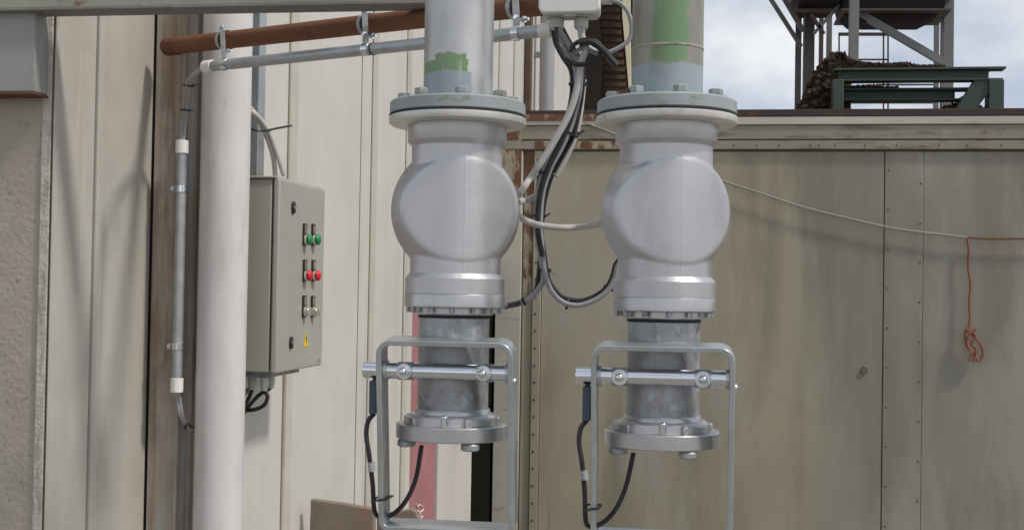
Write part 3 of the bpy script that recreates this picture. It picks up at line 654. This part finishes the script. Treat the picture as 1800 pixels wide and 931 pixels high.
    for a0, a1, nm_ in ((-74, -40, 'lug'), (26, 66, 'lug'), (82, 100, 'lug'), (-106, -92, 'lug'), (130, 165, 'lug'), (200, 230, 'lug')):
        pts = []
        for rr_, rng in ((74, range(0, 9)), (85, range(8, -1, -1))):
            for k in rng:
                th = R(a0+(a1-a0)*k/8); pts.append(Vector((vx+rr_*s1*math.sin(th), vy-rr_*s1*math.cos(th), 0)))
        m = MB(); m.prism(pts, (0, 0, 1), zv-.0005, zu-.0045); m.build(nm_, 'alu_mach', hub, bevel=.0015)
    m = MB(); d = Vector((0, -1, 0)); pp = Vector((vx, vy, 0))+Vector((math.sin(R(2)), -math.cos(R(2)), 0))*88*s1
    m.cyl((pp.x, pp.y, zv+.0005), (pp.x, pp.y, zv+.016), 6*s1, 16); m.dome((pp.x, pp.y, zv+.0165), (0, 0, 1), 6.5*s1, .004); m.build('locking_pin', 'chrome', hub)
    fl2 = MB().lathe(c, [(40*s1, zw+.002), (96.5*s1, zw), (98*s1, zw+.0015), (98*s1, zv-.002), (96*s1, zv)], 96).build('coupling_flange', 'alu_mach', t, ang=40)
    for th in (33, -62, 180):
        th = R(th); x_ = vx+82*s1*math.sin(th); y_ = vy-82*s1*math.cos(th)
        m = MB(); m.lathe((x_, y_), [(13*s1, zw-.013), (16*s1, zw-.011), (16*s1, zw-.004), (13*s1, zw-.0005)], 20); m.build('lug_foot', 'galv_dull', fl2)
    return t, zw
va, zw_ = assembly()

# ---- swing frame
ry = vy-74*s1
FR = dict()
def frame_thing():
    zrod = zat(653, vx, ry)
    xl = onY(669.5, 760, ry).x; xr = onY(899, 760, ry).x     # centre lines of the legs
    t = thing('swing_frame', ((xl+xr)/2, ry, zrod-.29), 'frame', 'bracket', 'galvanised swing frames on the valves')
    zt0 = zat(600, (xl+xr)/2, ry); zb0 = zat(926, (xl+xr)/2, ry)-.006
    th = .0085/2; W = .047/2; rad = .020
    # closed loop centre line in local xz about the rod, then tilt about the rod axis
    loop = []
    def corner(cx_, cz_, a0, r_=rad):
        for k in range(9): a = R(a0-k*90/8); loop.append((cx_+r_*math.cos(a), cz_+r_*math.sin(a), math.cos(a), math.sin(a)))
    tl = R(8); ct_, st_ = math.cos(tl), math.sin(tl)
    ztl = (zt0-zrod)/ct_; zbl = (zb0-zrod)/ct_
    corner(xl+rad, ztl-rad, 180); corner(xr-rad, ztl-rad, 90); corner(xr-rad*.6, zbl+rad*.6, 0, rad*.6); corner(xl+rad*.6, zbl+rad*.6, -90, rad*.6)
    vs = []
    for (x, z, nx, nz_) in loop:
        for (o_, w2) in ((th, -W), (th, W), (-th, W), (-th, -W)):
            X_ = x+nx*o_; Z_ = z+nz_*o_; Y_ = w2
            vs.append((X_, ry+Y_*ct_-Z_*st_, zrod+Y_*st_*1+Z_*ct_))
    n = len(loop); fs = []
    for i in range(n):
        k = (i+1) % n
        for j in range(4): fs.append((i*4+j, i*4+(j+1) % 4, k*4+(j+1) % 4, k*4+j))
    m = MB(); m.add(vs, fs); m.build('flat_bar_loop', 'frame', t, bevel=.0012)
    x0 = onY(640, 645, ry).x; rr = 14*s1
    rod = MB().cyl((x0, ry, zrod), (xr-th-.001, ry, zrod), rr, 40).build('pivot_rod', 'chrome', t, bevel=.0012)
    q = MB(); q.cyl((xl+th+.0005, ry, zrod), (xl+th+.006, ry, zrod), rr*1.22, 32); q.build('washer', 'frame', rod)
    q = MB(); q.cyl((xr-th-.0055, ry, zrod), (xr-th-.0005, ry, zrod), rr*1.22, 32); q.build('washer', 'frame', rod)
    for px_ in (711, 850):
        x_ = onY(px_, 651, ry-.012).x; y_ = ry-rr
        q = MB(); q.cyl((x_-13*s1, ry, zrod), (x_+13*s1, ry, zrod), rr*1.10, 32); q.build('clamp_collar', 'galv', rod)
        q = MB(); q.cyl((x_, y_-.0005-.001, zrod), (x_, y_-.004, zrod), 13.5*s1, 24); q.cyl((x_, y_-.0045, zrod), (x_, y_-.010, zrod), 10.5*s1, 6); q.dome((x_, y_-.0102, zrod), (0, -1, 0), 7*s1, .006); q.build('dome_nut', 'chrome', rod, bevel=.0006)
        q = MB(); q.cyl((x_, ry+rr*.9, zrod), (x_, vy-56*s1+.012, zrod), 4.5*s1, 12); q.build('stud', 'galv', rod)
    p = onY(905, 668, ry-.02); q = MB(); q.dome((xr+th+.0003, ry-.01, zrod-.012), (1, 0, 0), 7*s1, .005); q.build('rivet', 'chrome', t)
    return t, xl, xr, zrod, x0, tl
sf_, fxl, fxr, zrod, rx0, tl = frame_thing()

def sensor_thing():
    xs = fxl-.0085/2-.0135/2-.0005
    zt1, zb1 = zat(668, xs, ry), zat(726, xs, ry)
    t = thing('position_sensor', (xs, ry, zb1), 's', 'sensor', 'blue-grey sensors beside the swing frames')
    MB().box((xs-.0065, ry-.012, zb1), (xs+.0062, ry+.012, zt1)).build('sensor_body', 'sensor', t, bevel=.0015)
    MB().cyl((xs, ry, zt1), (xs, ry, zrod-.0125), .004, 10).build('sensor_stem', 'rubber', t)
    # lead from sensor down behind the leg, then from the leg back up to the coupling
    def fy(px, py, y): return onY(px, py, y)
    yy = ry-.004
    MB().tube([Vector((xs, ry, zb1)), fy(647, 740, yy), fy(644, 765, yy), fy(649, 800, yy), fy(655, 850, yy+.01), fy(658, 895, yy+.02), fy(668, 908, yy+.04), fy(690, 903, yy+.05), fy(713, 880, yy+.05), fy(731, 840, yy+.05), fy(741, 783, ry+.03)], 4.1*s1, seg=10).build('cable', 'rubber', t)
    MB().cyl(fy(652.5, 812, yy), fy(653.8, 828, yy), 6*s1, 12).build('cable_sleeve', 'grey_cable', t)
    # tie round leg
    return t
sn_ = sensor_thing()
def tie_thing():
    z = zat(880, fxl, ry); yb_ = ry-(z-zrod)*math.tan(tl)*1.0
    yb_ = ry + (zrod-z)*math.tan(tl)
    q = MB(); hx, hy = .0085/2+.002, .047/2+.003
    cx_ = fxl
    pts = [(cx_+hx*1.3, yb_-hy, z+.002), (cx_+hx*1.3, yb_+hy, z), (cx_-hx*2.3, yb_+hy, z-.001), (cx_-hx*2.3, yb_-hy, z-.001), (cx_+hx*1.3, yb_-hy, z+.002), (cx_+.014, yb_-hy-.002, z+.009)]
    q.tube(pts, .0018, seg=6, smooth=False); o = q.build('cable_tie', 'rubber'); return o
ti_ = tie_thing()

# ---- copy everything one step to the right
V2 = onY(1170.5, 300, vy); step = Vector((V2.x-vx, 0, 0))
vb = copy_tree(va); vb.location = Vector(va.location)+step
sfb = copy_tree(sf_); snb = copy_tree(sn_); tib = copy_tree(ti_)
fs_ = Vector((onY(1044, 760, ry).x-fxl, 0, 0)) 
for o, src in ((sfb, sf_), (snb, sn_), (tib, ti_)): o.location = Vector(src.location)+fs_
va['label'] = 'left of the two hanging aluminium valves, its pipe white-grey with a small green smear'
vb['label'] = 'right hanging aluminium valve, its supply pipe with a tall green painted patch'
sf_['label'] = 'galvanised flat-bar frame hung from a shiny rod on the left valve outlet'
sfb['label'] = 'galvanised flat-bar frame hung from a shiny rod on the right valve outlet'
sn_['label'] = 'blue-grey sensor with a drooping black lead beside the left swing frame'
snb['label'] = 'blue-grey sensor with a drooping black lead beside the right swing frame'
tag(ti_, 'black cable tie round the left leg of the left swing frame', 'cable tie', 'cable ties on the swing frames')
tag(tib, 'black cable tie round the left leg of the right swing frame', 'cable tie', 'cable ties on the swing frames')
zw2 = zat(76, V2.x, vy-.06)
MB().lathe((vx, vy), [(61.2*s1, zw2-.002), (62*s1, zw2-.001), (62*s1, zw2+.001), (61.2*s1, zw2+.002)], 64).build('weld_seam', 'beam_paint', va)
_w = [c for c in kids(va) if c.name.startswith('weld_seam')][0]; _w.parent = vb
# painted supply pipes (object space: origin of the assembly at its base)
zo = va.location.z
def zr_(py): return zf(py, 61)-zo
GREEN = (.17, .285, .13); BG = (.29, .35, .38)
mL = material('supply_pipe_green_smear', (.52, .52, .515), .40, .72, var=.12, vs=14, bump=.05,
    patches=[(GREEN, (-54*s1, 27*s1), (zr_(131), zr_(104)), .0015, .011), (GREEN, (-34*s1, 24*s1), (zr_(118), zr_(93)), .0025, .014), (BG, (-80*s1, 34*s1), (-1, zr_(124)), .002, .010)], layers=[((.46, .47, .45), (60, 60, 7), .60, .66, .6), ((.32, .31, .29), (9, 9, 5), .5, .72, .6), ((.62, .60, .40), (40, 40, 5), .69, .73, .8)])
mR = material('supply_pipe_tall_green_patch', (.30, .29, .25), .5, .45, var=.2, vs=12, bump=.05,
    patches=[((.155, .265, .135), (-24*s1, 36*s1), (zr_(112), 5), .0025, .016), (BG, (-80*s1, 80*s1), (-1, zr_(112)), .003, .012)], layers=[((.34, .36, .32), (60, 60, 6), .60, .66, .6), ((.20, .15, .09), (12, 12, 4), .50, .68, .65), ((.24, .31, .23), (8, 8, 3), .54, .7, .45), ((.36, .36, .33), (30, 30, 14), .6, .7, .5)])
for a_, mm in ((va, mL), (vb, mR)):
    for c_ in kids(a_):
        if c_.name.startswith('supply_pipe'):
            if a_ is vb: c_.data = c_.data.copy()
            c_.data.materials[0] = mm

# ================================================================== PIPE RUNS UPPER LEFT
RA = at(307, 81, 3.16); RBp = at(960, 8, 2.42)
t = thing('rusty_pipe', tuple(RA), 'rusty red-brown pipe running from the column behind the left valve', 'pipe')
MB().cyl(RA, RBp, .0212, 32).build('pipe_body', 'rust', t)
MB().cyl(RA-(RBp-RA).normalized()*.03, RA+(RBp-RA).normalized()*.014, .0232, 24).build('weld_collar', 'rust_end', t)
def closest(A, d, px):
    best = min((abs(proj(A+d*(k*.002))[0]-px), k*.002) for k in range(600)); return A+d*best[1]
CA = at(362, 117.5, 2.84); CB = at(968, 53, 2.30)
cdir = (CB-CA).normalized()
t = thing('conduit', tuple(CA), 'long galvanised conduit slung under the rusty pipe with white end caps', 'conduit')
MB().cyl(CA, CB, .0120, 28).build('tube', 'galv', t)
MB().cyl(CA-cdir*.004, CA+cdir*.024, .0142, 24).build('end_cap', 'white_plastic', t, bevel=.001)
MB().cyl(CB-cdir*.022, CB+cdir*.006, .0142, 24).build('end_cap', 'white_plastic', t, bevel=.001)
MB().cyl(closest(CA, cdir, 655), closest(CA, cdir, 655)+cdir*.003, .0132, 24).build('joint_ring', 'rubber', t)
rdir = (RBp-RA).normalized()
protoc = None
for px_, lb_ in ((393, 'bright steel pipe clamp over the white pipe, leftmost of the three'), (642, 'bright steel pipe clamp between the white pipe and the left valve'), (905, 'bright steel pipe clamp just right of the left valve pipe')):
    a_ = closest(RA, rdir, px_); c_ = closest(CA, cdir, px_+4)
    t = thing('pipe_clamp', tuple(a_), lb_, 'clamp', 'clamps holding the conduit to the rusty pipe')
    MB().cyl(a_-rdir*.006, a_+rdir*.004, .0224, 28).build('upper_band', 'galv', t)
    MB().cyl(a_+rdir*.0045, a_+rdir*.020, .0232, 28).build('rubber_insert', 'rubber', t)
    MB().cyl(c_-cdir*.008, c_+cdir*.008, .0138, 24).build('lower_band', 'chrome', t)
    q = MB(); o_ = -fw*.022
    P = a_+o_; Q = c_-fw*.012
    m_ = (P+Q)/2
    e = rdir*.0085
    q.prism([P+Vector((0, 0, .026))-e, P+Vector((0, 0, .026))+e, Q+e-Vector((0, 0, .008)), Q-e-Vector((0, 0, .008))], fw, -.002, .002); q.build('strap_plate', 'galv', t, bevel=.0006)
    q = MB(); q.cyl(m_-fw*.003, m_-fw*.012, .006, 6); q.build('nut', 'chrome', t)
    q = MB(); b0 = m_+rdir*.007+Vector((0, 0, -.003)); q.cyl(b0, b0+rdir*.024, .0032, 10); q.cyl(b0+rdir*.010, b0+rdir*.016, .0065, 6); q.build('bolt', 'chrome', t)
    q = MB(); b0 = P+Vector((0, 0, .022)); q.cyl(b0-fw*.003, b0-fw*.007, .0055, 6); q.cyl(b0+Vector((0, 0, .004)), b0+Vector((0, 0, .014)), .003, 8); q.build('bolt', 'chrome', t)

# vertical conduit on the column
VA = at(320, 262, 3.17); VBz = zat(676, VA.x, VA.y)
t = thing('conduit', (VA.x, VA.y, VBz), 'short upright grey conduit with white caps clamped to the rusty column', 'conduit')
MB().cyl((VA.x, VA.y, VBz), (VA.x, VA.y, VA.z), .0128, 28).build('tube', 'galv', t)
zz = zat(247, VA.x, VA.y); MB().cyl((VA.x, VA.y, zat(270, VA.x, VA.y)), (VA.x, VA.y, zz), .0160, 24).build('end_cap', 'white_plastic', t, bevel=.001)
zz2 = zat(689, VA.x, VA.y); MB().cyl((VA.x, VA.y, zz2), (VA.x, VA.y, zat(664, VA.x, VA.y)), .0160, 24).build('end_cap', 'white_plastic', t, bevel=.001)
for py_ in (332, 608):
    z = zat(py_, VA.x, VA.y); c_ = MB().lathe((VA.x, VA.y), [(.0131, z-.008), (.0152, z-.008), (.0152, z+.008), (.0131, z+.008)], 24).build('saddle_clamp', 'chrome', t)
    q = MB(); q.box((VA.x-.026, VA.y-.004, z-.008), (VA.x-.0125, VA.y+.03, z+.008)); q.build('clamp_foot', 'galv', c_, bevel=.001)
    q = MB(); q.cyl((VA.x-.02, VA.y-.0045, z), (VA.x-.02, VA.y-.010, z), .005, 6); q.build('clamp_screw', 'chrome', c_)
for k, (dx_, lb_) in enumerate(((-2.2, 'grey cable bending from the horizontal conduit to the upright one, outer'), (2.2, 'grey cable bending from the horizontal conduit to the upright one, inner'))):
    pts = [CA+cdir*.002+Vector((0, 0, -.004+.006*k)), at(350+dx_*.3, 124-dx_, 2.87), at(335+dx_, 138-dx_*.3, 2.95), at(328+dx_, 160, 3.05), at(324+dx_, 200, 3.13), at(321+dx_, 235, 3.165), Vector((VA.x+dx_*.0012, VA.y, zz-.004))]
    tag(MB().tube(pts, .0046, seg=9).build('cable', 'grey_cable'), lb_, 'cable', 'cables between the two conduits')
    pts = [Vector((VA.x+dx_*.0012, VA.y, zz2+.004)), at(315+dx_, 705, 3.17), at(318+dx_, 725, 3.17), at(325+dx_*.8, 742, 3.18), at(335+dx_*.5, 752, 3.20), at(350, 757, 3.27)]
    tag(MB().tube(pts, .0042, seg=9).build('cable', 'grey_cable'), ('left', 'right')[k]+' grey cable curving out of the bottom of the upright conduit', 'cable', 'cables below the upright conduit')
def tie(P, d, r_, lb_, tail=None, grp='black cable ties on the cable runs'):
    d = Vector(d).normalized(); q = MB(); q.cyl(P-d*.0022, P+d*.0022, r_, 16)
    ex = rt; q.box(P+ex*(r_-.001)-Vector((.003, .003, .003)), P+ex*(r_-.001)+Vector((.003, .003, .003)))
    if tail: q.tube([P+ex*r_, P+ex*(r_+.006)+Vector((0, 0, tail*.5)), P+ex*(r_+.010)+Vector((0, 0, tail))], .0014, seg=5)
    return tag(q.build('cable_tie', 'rubber'), lb_, 'cable tie', grp)
tie(at(331, 151, 3.01), (.1, 0, 1), .0125, 'black cable tie just below the bend, upper of two above the upright conduit', .004)
tie(at(325, 194, 3.12), (.05, 0, 1), .0115, 'black cable tie, lower of two above the upright conduit', -.003)
tie(at(328, 748, 3.185), (1, 0, -.7), .0100, 'black cable tie at the cable bend low on the rusty column', -.006)

# ================================================================== JUNCTION BOX AND CABLE BUNDLE
jd = 2.25
ja = at(946, 24, jd); jb = at(1057, -70, jd)
jt = thing('junction_box', ((ja.x+jb.x)/2, ja.y, ja.z), 'white plastic junction box hanging between the two valve pipes', 'junction box')
def rbox(x0, x1, z0, z1, y0, y1, r_):
    pts = []
    for cx_, cz_, a0 in ((x1-r_, z1-r_, 0), (x0+r_, z1-r_, 90), (x0+r_, z0+r_, 180), (x1-r_, z0+r_, 270)):
        for k in range(7): a = R(a0+k*15); pts.append((cx_+r_*math.cos(a), y0, cz_+r_*math.sin(a)))
    m = MB(); m.prism(pts, (0, 1, 0), 0, y1-y0); return m
rbox(ja.x, jb.x, ja.z+.001, jb.z, ja.y, ja.y+.018, .012).build('lid', 'box_lid', jt, bevel=.003, seg=3)
rbox(ja.x+.003, jb.x-.003, ja.z-.001, jb.z, ja.y+.0185, ja.y+.06, .012).build('box_body', 'box_grey', jt, bevel=.002)
xm = at(1001, 20, jd).x; MB().box((xm-.011, ja.y+.008, ja.z-.004), (xm+.011, ja.y+.020, ja.z+.0015)).build('latch', 'box_grey', jt, bevel=.001)
gx = []
for px_ in (980, 1023):
    p = at(px_, 28, jd+.04); gx.append(p.x)
    q = MB(); q.lathe((p.x, ja.y+.038), [(.0085, ja.z-.023), (.0125, ja.z-.019), (.0130, ja.z-.006), (.0110, ja.z-.0015)], 20); q.build('cable_gland', 'box_grey', jt)
p = at(1066, 2, jd+.03); MB().cyl((jb.x-.002, ja.y+.035, p.z), (jb.x+.018, ja.y+.035, p.z), .010, 16).build('cable_gland', 'box_grey', jt)
# bracket of the box on the rusty pipe
MB().box((ja.x+.02, ja.y+.0605, ja.z+.05), (jb.x-.02, ja.y+.066, jb.z+.9)).build('mounting_strip', 'galv', jt)

def C(pts, r_, mat, label, D=2.28, group='cables hanging from the junction box', dd=0.):
    P = []
    for q in pts: P.append(at(q[0], q[1], (q[2] if len(q) > 2 else D)+dd))
    return tag(MB().tube(P, r_, seg=10).build('cable', mat), label, 'cable', group)
g0 = Vector((gx[0], ja.y+.038, ja.z-.02)); g1 = Vector((gx[1], ja.y+.038, ja.z-.02))
def pj(v): x, y = proj(v); return (x, y, (v-CAM).dot(fw))
C([pj(g0), (984, 62), (996, 92), (1011, 118), (1013, 150), (1008, 180), (998, 215), (980, 255), (958, 298), (944, 345), (943, 400), (950, 450), (955, 480), (952, 500), (930, 525), (905, 535), (882, 537, 2.2)], .0052, 'grey_cable', 'grey cable from the box that bends left to the base of the left valve')
C([pj(g0+Vector((.004, 0, 0))), (992, 66), (1008, 94), (1020, 120), (1020, 150), (1014, 185), (1004, 222), (987, 260), (966, 300), (953, 345), (950, 400), (954, 450), (958, 480), (970, 512), (992, 532), (1020, 536), (1050, 525), (1070, 508), (1081, 488), (1086, 468), (1098, 452)], .0048, 'grey_cable', 'grey cable from the box that swings in a loop to the right valve', dd=-.008)
C([(978, 40), (976, 70), (990, 100), (1004, 122), (1007, 150), (1003, 185), (993, 220), (972, 262), (952, 305), (945, 350), (948, 400), (955, 440), (960, 475), (968, 500), (990, 522), (1020, 529), (1048, 520), (1068, 504), (1078, 484), (1083, 465), (1096, 450)], .0055, 'rubber', 'black cable in the middle of the bundle that loops to the right valve', dd=.014)
C([(985, 46), (1002, 78), (1016, 100), (1024, 128), (1022, 165), (1016, 200), (1006, 240), (990, 270), (968, 312), (957, 350), (952, 390), (950, 440), (948, 480), (941, 512), (918, 530), (888, 538, 2.2)], .0055, 'rubber', 'black cable at the right edge of the bundle going to the left valve', dd=.02)
C([pj(g1), (1022, 62), (1030, 84), (1022, 108), (1017, 140), (1012, 165), (998, 205), (972, 252), (948, 290), (926, 322), (912, 342, 2.2)], .0062, 'pale_cable', 'thick pale cable slanting down from the bundle to the left valve body', dd=-.022)
C([(1026, 140), (1022, 180), (1014, 230), (996, 275), (974, 312), (950, 338), (930, 350), (910, 356, 2.2)], .0056, 'pale_cable', 'pale cable passing behind the bundle to the left valve body', dd=.035)
C([(908, 376, 2.2), (925, 388), (950, 396), (985, 400), (1020, 399), (1056, 393, 2.2)], .0060, 'pale_cable', 'pale cable sagging between the bodies of the two valves', dd=-.03, group='pale cables at the valves')
C([(1014, 150), (1010, 180), (1001, 214), (986, 250), (966, 290), (952, 330), (946, 372), (946, 410), (954, 450)], .0050, 'rubber', 'short black cable on the front of the bundle', dd=-.016)
C([(1002, 92), (1010, 78), (1030, 70), (1052, 76), (1056, 92), (1048, 106), (1030, 113), (1008, 112), (990, 100), (980, 78), (978, 48)], .0042, 'rubber', 'black cable coiled in a loop under the junction box', dd=-.03)
C([(1018, 76), (1040, 74), (1060, 88), (1072, 102), (1084, 116)], .0066, 'rubber', 'cut black cable end poking right below the junction box', dd=-.04)
C([(1072, 0), (1090, 6), (1104, 22), (1110, 45), (1108, 66), (1095, 80), (1070, 92), (1045, 92), (1026, 84), (1010, 94)], .0042, 'grey_cable', 'dark grey cable arcing from the right of the box around to the bundle', dd=-.02)
C([(1022, 62), (1030, 80), (1048, 92), (1062, 92)], .0060, 'box_grey', 'pale grey cable dropping from the right gland of the box', dd=.0)
for px_, py_, rr, dv, lb_ in ((1015, 148, .0165, (0, 0, 1), 'black cable tie round the bundle below the junction box'), (1000, 235, .0185, (.4, 0, 1), 'black cable tie halfway down the slanting bundle'),
                         (955, 305, .0165, (.4, 0, 1), 'black cable tie where the bundle turns upright'), (945, 380, .0135, (0, 0, 1), 'black cable tie on the upright bundle above the white sagging cable'),
                         (955, 475, .0125, (0, 0, 1), 'black cable tie just where the bundle splits'), (921, 529, .0085, (1, 0, .5), 'black cable tie on the branch to the left valve'),
                         (998, 534, .0105, (1, 0, -.3), 'black cable tie at the lowest point of the right loop'), (1070, 506, .0105, (.6, 0, 1), 'black cable tie on the right loop near the right valve')):
    tie(at(px_, py_, 2.285), dv, rr, lb_, -.008 if px_ in (998, 955) else .006)

for o in bpy.data.objects:
    if o.parent is None and 'label' in o and 'kind' not in o: o['kind'] = 'thing'
for o in bpy.data.objects:
    if '_o' in o: del o['_o']
print('objects', len(bpy.data.objects))
